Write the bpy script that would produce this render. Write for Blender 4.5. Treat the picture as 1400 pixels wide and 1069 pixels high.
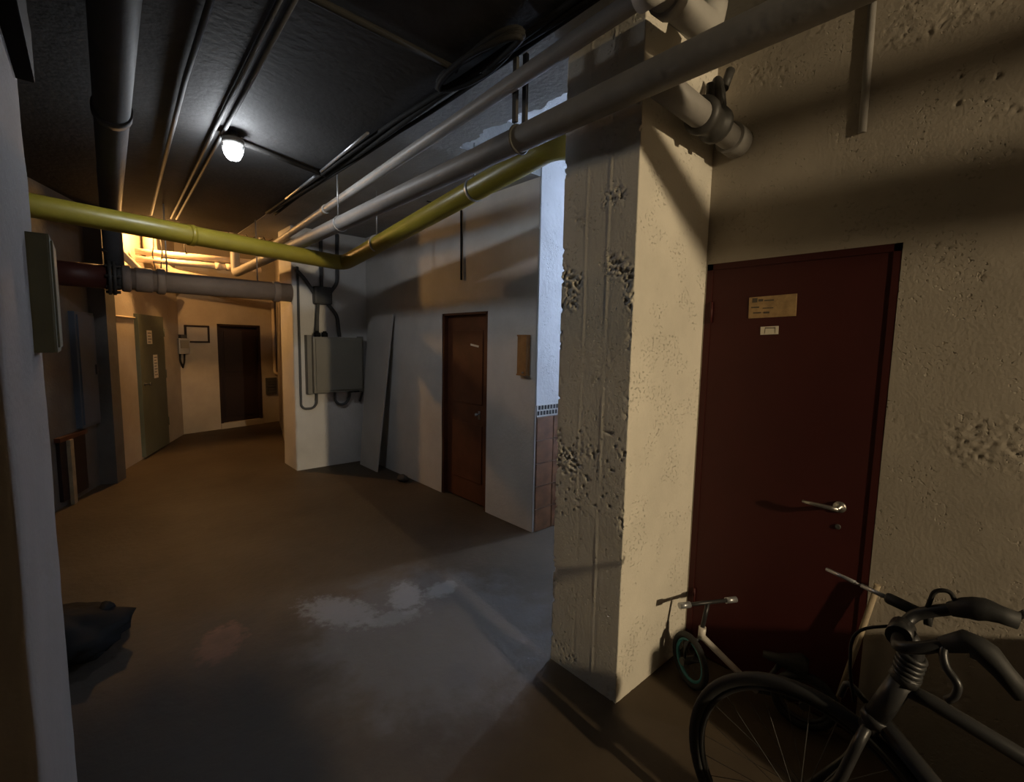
import bpy, bmesh, math, random
import numpy as np
from mathutils import Vector, Matrix
random.seed(4)
PI = math.pi
sc = bpy.context.scene
COL = sc.collection
for _o in list(bpy.data.objects):
    bpy.data.objects.remove(_o)

# ------------------------------------------------------------------ camera, world, exposure
def R(a): return math.radians(a)
YAW, PITCH, ROLL, EYE = R(42.0), R(5.8), R(1.1), 1.6
fw = Vector((math.sin(YAW)*math.cos(PITCH), math.cos(YAW)*math.cos(PITCH), -math.sin(PITCH)))
rt = Vector((math.cos(YAW), -math.sin(YAW), 0.0))
up = rt.cross(fw)
r2 = rt*math.cos(ROLL) + up*math.sin(ROLL)
u2 = -rt*math.sin(ROLL) + up*math.cos(ROLL)
cd = bpy.data.cameras.new('camera'); cam = bpy.data.objects.new('camera', cd); COL.objects.link(cam)
m = Matrix((( r2.x, u2.x, -fw.x), (r2.y, u2.y, -fw.y), (r2.z, u2.z, -fw.z))).to_4x4()
m.translation = Vector((0, 0, EYE)); cam.matrix_world = m
cd.sensor_fit = 'HORIZONTAL'; cd.sensor_width = 36.0; cd.lens = 36.0*640.0/1400.0
cd.clip_start = 0.02; cd.clip_end = 60
sc.camera = cam

w = bpy.data.worlds.new('world'); sc.world = w; w.use_nodes = True
w.node_tree.nodes['Background'].inputs[0].default_value = (0.02, 0.022, 0.025, 1)
w.node_tree.nodes['Background'].inputs[1].default_value = 0.05
vs = sc.view_settings
vs.view_transform = 'Standard'; vs.look = 'None'; vs.gamma = 1.0; vs.exposure = 0.0; vs.use_curve_mapping = False
sc.display_settings.display_device = 'sRGB'

# lamp strengths (the emission of each lamp's glass)
LAMP_BEHIND   = ((1.0, 0.79, 0.50), 6900.0)    # corridor lamp behind the viewer
LAMP_BULB     = ((0.90, 0.95, 1.0), 225.0)     # bulkhead lamp on the ceiling in view
LAMP_FAR      = ((1.0, 0.52, 0.165), 1050.0)     # lamp above the far cross pipes
LAMP_HALL     = ((0.62, 0.76, 1.0), 1000.0)    # lamp of the hall behind the pillar

# ------------------------------------------------------------------ materials
PITTED = {'plaster_warm': 0.7, 'plaster_right': 0.6, 'plaster_hall': 0.6}
def mat(name, col, rough=0.7, var=0.15, vscale=3.0, bump=0.0, bscale=60.0, metal=0.0, col2=None, spec=0.4, emit=None, fine=0.0):
    M = bpy.data.materials.new(name); M.use_nodes = True
    N = M.node_tree.nodes; L = M.node_tree.links
    b = N['Principled BSDF']
    b.inputs['Roughness'].default_value = rough; b.inputs['Metallic'].default_value = metal
    b.inputs['Specular IOR Level'].default_value = spec
    tc = N.new('ShaderNodeTexCoord')
    nz = N.new('ShaderNodeTexNoise'); nz.inputs['Scale'].default_value = vscale; nz.inputs['Detail'].default_value = 6
    nz.inputs['Roughness'].default_value = 0.62
    L.new(tc.outputs['Object'], nz.inputs['Vector'])
    rp = N.new('ShaderNodeValToRGB')
    c2 = col2 if col2 else tuple(c*(1-var) for c in col)
    c1 = col if col2 else tuple(min(1, c*(1+var)) for c in col)
    rp.color_ramp.elements[0].position = 0.33; rp.color_ramp.elements[0].color = (*c2, 1)
    rp.color_ramp.elements[1].position = 0.67; rp.color_ramp.elements[1].color = (*c1, 1)
    L.new(nz.outputs['Fac'], rp.inputs['Fac']); L.new(rp.outputs['Color'], b.inputs['Base Color'])
    if bump:
        n2 = N.new('ShaderNodeTexNoise'); n2.inputs['Scale'].default_value = bscale; n2.inputs['Detail'].default_value = 5
        L.new(tc.outputs['Object'], n2.inputs['Vector'])
        bp = N.new('ShaderNodeBump'); bp.inputs['Strength'].default_value = bump; bp.inputs['Distance'].default_value = 0.01
        L.new(n2.outputs['Fac'], bp.inputs['Height']); L.new(bp.outputs['Normal'], b.inputs['Normal'])
        if name in PITTED:                       # small scattered air holes and crumbs
            n3 = N.new('ShaderNodeTexNoise'); n3.inputs['Scale'].default_value = 75; n3.inputs['Detail'].default_value = 3
            n4 = N.new('ShaderNodeTexNoise'); n4.inputs['Scale'].default_value = 6.5; n4.inputs['Detail'].default_value = 4
            L.new(tc.outputs['Object'], n3.inputs['Vector']); L.new(tc.outputs['Object'], n4.inputs['Vector'])
            a3 = N.new('ShaderNodeMapRange'); a3.inputs[1].default_value = 0.59; a3.inputs[2].default_value = 0.66; L.new(n3.outputs['Fac'], a3.inputs[0])
            a4 = N.new('ShaderNodeMapRange'); a4.inputs[1].default_value = 0.505; a4.inputs[2].default_value = 0.60; L.new(n4.outputs['Fac'], a4.inputs[0])
            mu = N.new('ShaderNodeMath'); mu.operation = 'MULTIPLY'; L.new(a3.outputs[0], mu.inputs[0]); L.new(a4.outputs[0], mu.inputs[1])
            b2 = N.new('ShaderNodeBump'); b2.invert = True; b2.inputs['Strength'].default_value = PITTED[name]; b2.inputs['Distance'].default_value = 0.016
            L.new(mu.outputs[0], b2.inputs['Height']); L.new(bp.outputs['Normal'], b2.inputs['Normal']); L.new(b2.outputs['Normal'], b.inputs['Normal'])
    if emit:
        b.inputs['Emission Color'].default_value = (*emit[0], 1); b.inputs['Emission Strength'].default_value = emit[1]
    return M

MAT = {}
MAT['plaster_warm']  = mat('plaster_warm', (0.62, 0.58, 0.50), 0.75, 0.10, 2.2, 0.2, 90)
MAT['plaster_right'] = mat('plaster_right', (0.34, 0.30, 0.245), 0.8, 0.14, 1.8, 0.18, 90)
MAT['plaster_white'] = mat('plaster_white', (0.62, 0.60, 0.57), 0.75, 0.10, 1.6, 0.25, 40)
MAT['plaster_hall']  = mat('plaster_hall', (0.72, 0.73, 0.75), 0.7, 0.08, 3.0, 0.3, 30)
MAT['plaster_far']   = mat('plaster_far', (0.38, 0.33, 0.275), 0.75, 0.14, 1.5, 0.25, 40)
MAT['plaster_dark_shade']  = mat('plaster_dark_shade', (0.11, 0.105, 0.10), 0.8, 0.2, 2.0, 0.3, 40)  # dark tone puts the shade of the left wall stretch into the colour
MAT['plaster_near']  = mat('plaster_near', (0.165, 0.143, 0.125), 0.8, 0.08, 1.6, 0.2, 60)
MAT['ceiling_dark']  = mat('ceiling_dark', (0.040, 0.039, 0.039), 0.8, 0.25, 1.5, 0.3, 30)
MAT['ceiling_pale']  = mat('ceiling_pale', (0.36, 0.36, 0.35), 0.8, 0.2, 1.5, 0.5, 35)
MAT['red_paint']     = mat('red_paint', (0.047, 0.0075, 0.0058), 0.6, 0.16, 1.4, 0.08, 30, spec=0.3)
MAT['brown_wood']    = mat('brown_wood', (0.105, 0.036, 0.016), 0.5, 0.3, 2.5, 0.1, 20)
MAT['dark_door']     = mat('dark_door', (0.016, 0.008, 0.008), 0.6, 0.2, 2.0)
MAT['green_paint']   = mat('green_paint', (0.105, 0.112, 0.080), 0.55, 0.15, 2.0, 0.05, 20)
MAT['blue_grey']     = mat('blue_grey', (0.08, 0.10, 0.135), 0.6, 0.15, 2.0)
MAT['cabinet_grey']  = mat('cabinet_grey', (0.21, 0.195, 0.16), 0.5, 0.06, 3.0)
MAT['pipe_grey']     = mat('pipe_grey', (0.25, 0.237, 0.222), 0.55, 0.12, 5.0, 0.15, 30)
MAT['pipe_dark']     = mat('pipe_dark', (0.06, 0.06, 0.064), 0.7, 0.12, 5.0, 0.1, 30, spec=0.15)
MAT['pipe_white']    = mat('pipe_white', (0.40, 0.385, 0.36), 0.5, 0.1, 5.0, 0.1, 30)
MAT['pipe_yellow']   = mat('pipe_yellow', (0.27, 0.215, 0.025), 0.38, 0.14, 4.0, 0.1, 25, spec=0.5)
MAT['pipe_pink']     = mat('pipe_pink', (0.21, 0.165, 0.14), 0.65, 0.12, 5.0, 0.2, 30)
MAT['pipe_red']      = mat('pipe_red', (0.075, 0.02, 0.014), 0.5, 0.15, 5.0)
MAT['pipe_cream']    = mat('pipe_cream', (0.62, 0.52, 0.40), 0.6, 0.1, 5.0)
MAT['dark_metal']    = mat('dark_metal', (0.05, 0.048, 0.045), 0.5, 0.2, 5.0)
MAT['zinc']          = mat('zinc', (0.42, 0.43, 0.45), 0.38, 0.12, 8.0, metal=0.7)
MAT['black_rubber']  = mat('black_rubber', (0.018, 0.018, 0.018), 0.65, 0.2, 8.0)
MAT['black_plastic'] = mat('black_plastic', (0.008, 0.008, 0.008), 0.75, 0.2, 5.0, spec=0.12)
MAT['bike_black']    = mat('bike_black', (0.025, 0.025, 0.026), 0.4, 0.15, 5.0)
MAT['chrome']        = mat('chrome', (0.36, 0.345, 0.32), 0.35, 0.05, 5.0, metal=0.9)
MAT['white_enamel']  = mat('white_enamel', (0.62, 0.58, 0.52), 0.4, 0.08, 8.0)
MAT['teal']          = mat('teal', (0.05, 0.22, 0.24), 0.4, 0.1, 8.0)
MAT['brass_plate']   = mat('brass_plate', (0.34, 0.22, 0.10), 0.55, 0.25, 25.0)
MAT['paper']         = mat('paper', (0.70, 0.64, 0.52), 0.8, 0.05, 10.0)
MAT['ink']           = mat('ink', (0.09, 0.07, 0.05), 0.8, 0.1, 10.0)
MAT['wood_light']    = mat('wood_light', (0.30, 0.15, 0.05), 0.55, 0.2, 12.0)
MAT['wood_grey']     = mat('wood_grey', (0.30, 0.24, 0.16), 0.7, 0.2, 12.0)
MAT['board']         = mat('board', (0.52, 0.50, 0.47), 0.6, 0.07, 2.0)
MAT['tile_brown']    = mat('tile_brown', (0.16, 0.075, 0.036), 0.35, 0.4, 9.0)
MAT['grout']         = mat('grout', (0.30, 0.25, 0.22), 0.8, 0.1, 9.0)
MAT['mosaic_white']  = mat('mosaic_white', (0.65, 0.65, 0.62), 0.4, 0.05, 9.0)
MAT['mosaic_dark']   = mat('mosaic_dark', (0.03, 0.03, 0.032), 0.4, 0.05, 9.0)
MAT['cable_black']   = mat('cable_black', (0.022, 0.021, 0.02), 0.8, 0.1, 9.0, spec=0.15)
MAT['conduit']       = mat('conduit', (0.10, 0.10, 0.10), 0.75, 0.1, 9.0, spec=0.15)
MAT['rag']           = mat('rag', (0.05, 0.042, 0.036), 0.9, 0.2, 20.0)
for nm, (c, s) in (('behind', LAMP_BEHIND), ('bulb', LAMP_BULB), ('far', LAMP_FAR), ('hall', LAMP_HALL)):
    MAT['glass_'+nm] = mat('glass_'+nm, (0.8, 0.8, 0.8), 0.4, 0.0, emit=(c, s))

def floor_material():
    M = bpy.data.materials.new('floor_concrete'); M.use_nodes = True
    N = M.node_tree.nodes; L = M.node_tree.links; b = N['Principled BSDF']
    b.inputs['Roughness'].default_value = 0.62; b.inputs['Specular IOR Level'].default_value = 0.3
    tc = N.new('ShaderNodeTexCoord')
    def noise(scale, detail=7, rough=0.6):
        n = N.new('ShaderNodeTexNoise'); n.inputs['Scale'].default_value = scale
        n.inputs['Detail'].default_value = detail; n.inputs['Roughness'].default_value = rough
        L.new(tc.outputs['Object'], n.inputs['Vector']); return n
    def ramp(src, a, b_, ca=(0,0,0,1), cb=(1,1,1,1)):
        r = N.new('ShaderNodeValToRGB'); r.color_ramp.elements[0].position = a; r.color_ramp.elements[1].position = b_
        r.color_ramp.elements[0].color = ca; r.color_ramp.elements[1].color = cb
        L.new(src, r.inputs['Fac']); return r
    def mth(op, a, b_=None, c=None):
        n = N.new('ShaderNodeMath'); n.operation = op
        for i, v in enumerate((a, b_, c)):
            if v is None: continue
            if isinstance(v, (int, float)): n.inputs[i].default_value = v
            else: L.new(v, n.inputs[i])
        return n.outputs[0]
    def mix(fac, a, b_):
        n = N.new('ShaderNodeMix'); n.data_type = 'RGBA'
        L.new(fac, n.inputs[0])
        for i, v in ((6, a), (7, b_)):
            if isinstance(v, tuple): n.inputs[i].default_value = (*v, 1)
            else: L.new(v, n.inputs[i])
        return n.outputs[2]
    def blot(cx, cy, rx, ry, rot, edge, nz, namp):       # soft ragged oval patch, 0..1
        sp = N.new('ShaderNodeSeparateXYZ'); L.new(tc.outputs['Object'], sp.inputs[0])
        x = mth('SUBTRACT', sp.outputs[0], cx); y = mth('SUBTRACT', sp.outputs[1], cy)
        c, s = math.cos(rot), math.sin(rot)
        u = mth('ADD', mth('MULTIPLY', x, c/rx), mth('MULTIPLY', y, s/rx))
        v = mth('ADD', mth('MULTIPLY', x, -s/ry), mth('MULTIPLY', y, c/ry))
        d = mth('SQRT', mth('ADD', mth('MULTIPLY', u, u), mth('MULTIPLY', v, v)))
        d = mth('ADD', d, mth('MULTIPLY', mth('SUBTRACT', nz.outputs['Fac'], 0.5), namp))
        mr = N.new('ShaderNodeMapRange'); mr.interpolation_type = 'SMOOTHSTEP'
        mr.inputs[1].default_value = 1.0; mr.inputs[2].default_value = 1.0-edge
        mr.inputs[3].default_value = 0.0; mr.inputs[4].default_value = 1.0
        L.new(d, mr.inputs[0]); return mr.outputs[0]
    base = ramp(noise(1.1).outputs['Fac'], 0.3, 0.7, (0.046, 0.033, 0.021, 1), (0.086, 0.063, 0.040, 1)).outputs['Color']
    med = noise(5.0); big = noise(2.3); fine = noise(22.0)
    # pale worn cement before the opening, hall light put into its colour, crusty splashes
    pale = blot(1.35, 2.15, 0.78, 0.85, 0.1, 0.45, med, 1.1)
    base = mix(mth('MULTIPLY', pale, 0.55), base, (0.125, 0.118, 0.112))
    for (cx, cy, rx, ry, ro, k) in ((1.02, 2.62, 0.17, 0.33, 0.5, 0.8), (1.40, 2.52, 0.13, 0.22, -0.4, 0.95), (1.62, 2.45, 0.17, 0.10, 0.2, 0.8),
                                    (1.22, 2.36, 0.22, 0.09, -0.3, 0.6)):
        base = mix(mth('MULTIPLY', blot(cx, cy, rx, ry, ro, 0.5, fine, 1.6), k), base, (0.185, 0.176, 0.168))
    base = mix(mth('MULTIPLY', blot(1.25, 1.70, 0.12, 0.14, 0, 0.7, med, 0.9), 0.75), base, (0.085, 0.075, 0.07))
    base = mix(mth('MULTIPLY', blot(0.43, 2.74, 0.13, 0.22, -0.4, 0.5, fine, 1.3), 0.9), base, (0.26, 0.13, 0.09))
    dark = blot(0.0, 2.0, 0.95, 1.7, -0.1, 0.6, big, 0.9)  # darker left floor, shade put into the colour
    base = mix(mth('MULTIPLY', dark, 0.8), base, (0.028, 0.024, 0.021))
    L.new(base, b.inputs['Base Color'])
    bp = N.new('ShaderNodeBump'); bp.inputs['Strength'].default_value = 0.35; bp.inputs['Distance'].default_value = 0.01
    L.new(noise(18.0).outputs['Fac'], bp.inputs['Height']); L.new(bp.outputs['Normal'], b.inputs['Normal'])
    return M
MAT['floor'] = floor_material()

# ------------------------------------------------------------------ mesh helpers
class MB:
    def __init__(s): s.v = []; s.f = []; s.sm = []
    def add(s, vs_, fs, smooth=False):
        o = len(s.v); s.v += [tuple(p) for p in vs_]
        for f in fs: s.f.append(tuple(i+o for i in f)); s.sm.append(smooth)
        return s
    def box(s, a, b):
        x0, y0, z0 = a; x1, y1, z1 = b
        P = [(x0,y0,z0),(x1,y0,z0),(x1,y1,z0),(x0,y1,z0),(x0,y0,z1),(x1,y0,z1),(x1,y1,z1),(x0,y1,z1)]
        return s.add(P, [(0,3,2,1),(4,5,6,7),(0,1,5,4),(1,2,6,5),(2,3,7,6),(3,0,4,7)])
    def obox(s, o, ux, uy, uz):
        """box from corner o along three edge vectors"""
        o, ux, uy, uz = map(Vector, (o, ux, uy, uz))
        P = [o, o+ux, o+ux+uy, o+uy, o+uz, o+ux+uz, o+ux+uy+uz, o+uy+uz]
        return s.add(P, [(0,3,2,1),(4,5,6,7),(0,1,5,4),(1,2,6,5),(2,3,7,6),(3,0,4,7)])
    def prism(s, poly, z0, z1):
        n = len(poly); P = [(x,y,z0) for x,y in poly]+[(x,y,z1) for x,y in poly]
        F = [tuple(range(n-1,-1,-1)), tuple(range(n,2*n))]+[(i,(i+1)%n,n+(i+1)%n,n+i) for i in range(n)]
        return s.add(P, F)
    def tube(s, pts, r, n=12, bend=0.0, caps=True, seg=6):
        pts = [Vector(p) for p in pts]
        rr = list(r) if isinstance(r, (list, tuple)) else None
        if bend and len(pts) > 2 and rr is None:
            q = [pts[0]]
            for i in range(1, len(pts)-1):
                a, b, c = pts[i-1], pts[i], pts[i+1]
                d1 = (a-b); d2 = (c-b); k = min(bend, d1.length*0.48, d2.length*0.48)
                p0 = b+d1.normalized()*k; p2 = b+d2.normalized()*k
                for j in range(seg+1):
                    t = j/seg; q.append(p0*(1-t)**2+b*2*t*(1-t)+p2*t*t)
            q.append(pts[-1]); pts = q
        m_ = len(pts); T = []
        for i in range(m_):
            d = pts[min(i+1, m_-1)]-pts[max(i-1, 0)]
            T.append(d.normalized())
        ref = Vector((0,0,1)) if abs(T[0].z) < 0.9 else Vector((1,0,0))
        nrm = (ref-T[0]*ref.dot(T[0])).normalized()
        V = []
        for i in range(m_):
            nrm = nrm-T[i]*nrm.dot(T[i]); nrm.normalize()
            bn = T[i].cross(nrm); ri = rr[i] if rr else r
            for k in range(n):
                a = 2*PI*k/n; V.append(pts[i]+nrm*(ri*math.cos(a))+bn*(ri*math.sin(a)))
        F = [(i*n+k, i*n+(k+1)%n, (i+1)*n+(k+1)%n, (i+1)*n+k) for i in range(m_-1) for k in range(n)]
        s.add(V, F, True)
        if caps:
            o = len(s.v)-m_*n
            s.f.append(tuple(o+k for k in range(n-1,-1,-1))); s.sm.append(False)
            s.f.append(tuple(o+(m_-1)*n+k for k in range(n))); s.sm.append(False)
        return s
    def ring(s, c, axis, R_, r, n=40, k=10, a0=0.0, a1=2*PI):
        c = Vector(c); axis = Vector(axis).normalized()
        ref = Vector((0,0,1)) if abs(axis.z) < 0.9 else Vector((1,0,0))
        u = (ref-axis*ref.dot(axis)).normalized(); v = axis.cross(u)
        full = abs(a1-a0-2*PI) < 1e-6; V = []; nn = n if full else n+1
        for i in range(nn):
            a = a0+(a1-a0)*i/n; d = u*math.cos(a)+v*math.sin(a)
            for j in range(k):
                b = 2*PI*j/k; V.append(c+d*(R_+r*math.cos(b))+axis*(r*math.sin(b)))
        F = []
        for i in range(n):
            i2 = (i+1) % nn
            for j in range(k): F.append((i*k+j, i2*k+j, i2*k+(j+1)%k, i*k+(j+1)%k))
        return s.add(V, F, True)
    def lathe(s, o, axis, prof, n=24, smooth=True):
        """prof: (radius, height along axis)"""
        o = Vector(o); axis = Vector(axis).normalized()
        ref = Vector((0,0,1)) if abs(axis.z) < 0.9 else Vector((1,0,0))
        u = (ref-axis*ref.dot(axis)).normalized(); v = axis.cross(u); V = []
        for r, h in prof:
            for k in range(n):
                a = 2*PI*k/n; V.append(o+axis*h+u*(r*math.cos(a))+v*(r*math.sin(a)))
        F = [(i*n+k, i*n+(k+1)%n, (i+1)*n+(k+1)%n, (i+1)*n+k) for i in range(len(prof)-1) for k in range(n)]
        F.append(tuple(range(n-1,-1,-1))); F.append(tuple((len(prof)-1)*n+k for k in range(n)))
        s.add(V, F[:-2], smooth); o_ = len(s.v)-len(V)
        for f in F[-2:]: s.f.append(tuple(i+o_ for i in f)); s.sm.append(False)
        return s
    def build(s, name, material, parent=None, bevel=0.0, loc=None):
        me = bpy.data.meshes.new(name); me.from_pydata(s.v, [], s.f)
        me.polygons.foreach_set('use_smooth', s.sm)
        me.materials.append(MAT[material]); me.update()
        if bevel:
            bm = bmesh.new(); bm.from_mesh(me)
            bmesh.ops.bevel(bm, geom=bm.edges[:], offset=bevel, segments=2, affect='EDGES', profile=0.7)
            bm.to_mesh(me); bm.free()
        o = bpy.data.objects.new(name, me); COL.objects.link(o)
        if parent is not None:
            o.parent = parent
            o.matrix_parent_inverse = Matrix.Translation(-parent.location)
        return o

def tag(o, label, cat, group=None):
    o['label'] = label; o['category'] = cat
    if group: o['group'] = group
    return o
def struct(o, label=None):
    o['kind'] = 'structure'
    if label: o['label'] = label
    return o
def empty(name, loc, label, cat, group=None):
    o = bpy.data.objects.new(name, None); COL.objects.link(o); o.location = loc
    o.empty_display_size = 0.1
    return tag(o, label, cat, group)

# value noise on arrays
def _h(i, j, k, seed):
    n = (i.astype(np.int64)*374761393 + j.astype(np.int64)*668265263 + k.astype(np.int64)*2147483647 + seed*974634777) & 0xFFFFFFFF
    n = ((n ^ (n >> 13))*1274126177) & 0xFFFFFFFF
    n = (n ^ (n >> 16))
    return (n & 0xFFFFFF)/float(0xFFFFFF)
def vnoise(x, y, z, seed=0):
    xi, yi, zi = np.floor(x), np.floor(y), np.floor(z)
    fx, fy, fz = x-xi, y-yi, z-zi
    sx, sy, sz = fx*fx*(3-2*fx), fy*fy*(3-2*fy), fz*fz*(3-2*fz)
    r = 0
    for a in (0, 1):
        for b in (0, 1):
            for c in (0, 1):
                r = r + _h(xi+a, yi+b, zi+c, seed)*(sx if a else 1-sx)*(sy if b else 1-sy)*(sz if c else 1-sz)
    return r
def fbm(x, y, z, o=4, seed=0):
    r = 0; a = 0.5
    for i in range(o):
        r = r + a*vnoise(x*2**i, y*2**i, z*2**i, seed+i); a *= 0.5
    return r
def sstep(a, b, x):
    t = np.clip((x-a)/(b-a), 0, 1); return t*t*(3-2*t)
def pits(X, Y, Z, dens=0.5, seed=0):
    """rough plaster: clustered holes and crumbs; returns displacement in metres along the outward normal"""
    mask = sstep(dens, dens+0.14, fbm(X*3.1, Y*3.1, Z*3.1, 3, seed))
    p = fbm(X*80, Y*80, Z*80, 2, seed+11)
    holes = -0.0045*sstep(0.46, 0.56, p)*mask + 0.0015*sstep(0.34, 0.24, p)*mask
    sing = -0.008*sstep(0.80, 0.88, vnoise(X*55, Y*55, Z*55, seed+31))*sstep(0.42, 0.55, fbm(X*2, Y*2, Z*2, 2, seed+7))
    return holes+sing+0.004*(fbm(X*3, Y*3, Z*3, 3, seed+3)-0.47)+0.0010*(fbm(X*30, Y*30, Z*30, 2, seed+5)-0.4)

def skin(name, path, zs, dispf, material, parent=None, hole=None):
    """vertical skin swept along path [(x, y, nx, ny)], displaced by dispf(X, Y, Z) along the normal; hole(x, y, z)->bool skips faces"""
    P = np.array(path); nu, nv = len(P), len(zs)
    X = np.repeat(P[:, 0], nv); Y = np.repeat(P[:, 1], nv); NX = np.repeat(P[:, 2], nv); NY = np.repeat(P[:, 3], nv)
    Z = np.tile(np.array(zs), nu)
    d = dispf(X, Y, Z)
    co = np.stack([X+NX*d, Y+NY*d, Z], 1)
    i, j = np.meshgrid(np.arange(nu-1), np.arange(nv-1), indexing='ij')
    a = (i*nv+j).ravel(); F = np.stack([a, a+nv, a+nv+1, a+1], 1)
    if hole is not None:
        cx = (X[F[:, 0]]+X[F[:, 2]])/2; cy = (Y[F[:, 0]]+Y[F[:, 2]])/2; cz = (Z[F[:, 0]]+Z[F[:, 2]])/2
        F = F[~hole(cx, cy, cz)]
    me = bpy.data.meshes.new(name); me.from_pydata(co.tolist(), [], F.tolist())
    me.polygons.foreach_set('use_smooth', np.ones(len(F), bool)); me.materials.append(MAT[material]); me.update()
    o = bpy.data.objects.new(name, me); COL.objects.link(o)
    if parent is not None: o.parent = parent
    return o
def seg_path(a, b, n, step):
    L_ = math.hypot(b[0]-a[0], b[1]-a[1]); k = max(1, int(round(L_/step)))
    return [(a[0]+(b[0]-a[0])*i/k, a[1]+(b[1]-a[1])*i/k, n[0], n[1]) for i in range(k+1)]

# ================================================================== SETTING
HC = 2.92                                  # corridor ceiling height
# floor
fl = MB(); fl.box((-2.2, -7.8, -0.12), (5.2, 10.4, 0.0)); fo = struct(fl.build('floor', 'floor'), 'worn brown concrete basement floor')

# ceilings
c = MB(); c.box((-2.2, -7.8, HC), (1.47, 6.9, HC+0.3)); struct(c.build('ceiling', 'ceiling_dark'), 'dark grey concrete ceiling')
# pale strip, its edge over the hall opening broken raggedly
edge = []
ny = 60
for i in range(ny+1):
    y = 1.50+(2.73-1.50)*i/ny
    edge.append((1.925+0.016*math.sin(y*23)+random.uniform(-0.010, 0.010)+0.018*math.sin(y*7.0+1), y))
poly = [(1.47, -7.8), (2.6, -7.8), (2.6, 1.50)]+edge+[(2.9, 2.73), (2.9, 6.9), (1.47, 6.9)]
c = MB(); c.prism(poly, HC-0.005, HC+0.3); struct(c.build('ceiling', 'ceiling_pale'), 'paler plastered ceiling strip above the pipes')
c = MB(); c.box((1.85, 1.3, 3.30), (5.2, 2.9, 3.45)); struct(c.build('ceiling', 'plaster_hall'), 'white hall ceiling lit by cool light')
c = MB(); c.box((1.85, 2.732, HC+0.001), (5.2, 2.9, 3.31)); c.box((5.1, 1.3, 0), (5.25, 2.9, 3.4))
struct(c.build('wall_hall_end', 'plaster_hall'), 'white end wall of the lit hall')
c = MB(); c.box((-0.6, 6.9, 3.12), (3.2, 10.4, 3.3)); struct(c.build('ceiling', 'plaster_far'), 'raised ceiling at the far end of the corridor')

# wall_right: rough plaster, with the red door's opening
DY0, DY1, DZ = 0.365, 1.115, 2.0
zs = list(np.linspace(0, HC, 450))
wp = [(2.28, y, -1, 0) for y in list(np.arange(-2.6, -0.5, 0.05))+list(np.linspace(-0.5, 1.12, 250))]
def wdisp(X, Y, Z):
    d = pits(X, Y, Z, 0.50, 3)
    e = np.maximum(np.maximum(DY0-Y, Y-DY1), Z-DZ)            # quieter plaster around the door
    return d*(0.25+0.75*sstep(0.02, 0.30, e))
hole = lambda x, y, z: (y > DY0) & (y < DY1) & (z < DZ)
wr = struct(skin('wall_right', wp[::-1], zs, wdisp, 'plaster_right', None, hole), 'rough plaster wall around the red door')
b = MB()
b.box((2.285, -7.8, 0), (2.5, DY0, HC)); b.box((2.285, DY1, 0), (2.5, 1.53, HC)); b.box((2.285, DY0, DZ), (2.5, DY1, HC))
b.box((2.30, DY0-0.0, 0), (2.31, DY0+0.004, DZ))
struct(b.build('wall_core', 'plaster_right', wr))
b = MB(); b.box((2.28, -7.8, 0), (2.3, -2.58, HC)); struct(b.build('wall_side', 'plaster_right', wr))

# pillar beside the red door
PX, PY0, PY1 = 1.67, 1.12, 1.52
st = 0.0055
pp = seg_path((2.30, PY1), (PX, PY1), (0, 1), 0.03)[:-1]+seg_path((PX, PY1), (PX, PY0), (-1, 0), st)+seg_path((PX, PY0), (2.29, PY0), (0, -1), st)[1:]
k = 0.7071
pp2 = []
for x, y, nx, ny_ in pp:
    if abs(x-PX) < 1e-6 and abs(y-PY0) < 1e-6: nx, ny_ = -k, -k
    if abs(x-PX) < 1e-6 and abs(y-PY1) < 1e-6: nx, ny_ = -k, k
    pp2.append((x, y, nx, ny_))
def pdisp(X, Y, Z):
    front = (np.abs(X-PX) < 1e-4).astype(float)
    d = pits(X, Y, Z, 0.50, 8)*(0.4+0.4*front)
    # board joints left by the formwork on the front face
    for yb, amp, sd in ((1.385, 0.0010, 1), (1.262, 0.0018, 2)):
        yy = Y+0.004*(vnoise(Z*7, Z*0+sd, Z*0, 40)-0.5)*2
        d = d+front*amp*np.exp(-((yy-yb)/0.005)**2)*sstep(0.40, 0.6, vnoise(Z*3.3, Z*0+sd, Z*0, 50))
        d = d-front*0.0005*np.exp(-((yy-yb+0.014)/0.006)**2)
    # honeycombed bands
    for zb, hw, a in ((1.90, 0.05, 1.0), (1.80, 0.04, 0.9), (1.08, 0.07, 1.0), (1.62, 0.03, 0.5), (0.42, 0.03, 0.6), (2.2, 0.04, 0.5)):
        mk = np.exp(-((Z+0.03*np.sin(Y*19)-zb)/hw)**2)*front*a*sstep(0.38, 0.6, vnoise(Y*9, Z*5, Z*0, 61))
        p = fbm(X*75, Y*75, Z*75, 2, 71)
        d = d+mk*(-0.013*sstep(0.40, 0.52, p)+0.004*sstep(0.32, 0.24, p))
    # broken arris
    e = np.hypot(X-PX, Y-PY0); d = d-0.014*np.exp(-(e/0.018)**2)*sstep(0.42, 0.58, fbm(Z*45, Y*45, X*45, 2, 81))*sstep(0.3,0.6,fbm(Z*4, Y*4, X*4, 2, 82))
    e = np.hypot(X-PX, Y-PY1); d = d-0.012*np.exp(-(e/0.016)**2)*sstep(0.42, 0.58, fbm(Z*38, Y*38, X*38, 2, 91))
    return d
pl = struct(skin('pillar', pp2, list(np.linspace(0, HC, 530)), pdisp, 'plaster_warm'), 'rough painted concrete pillar between hall opening and red door')

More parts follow.
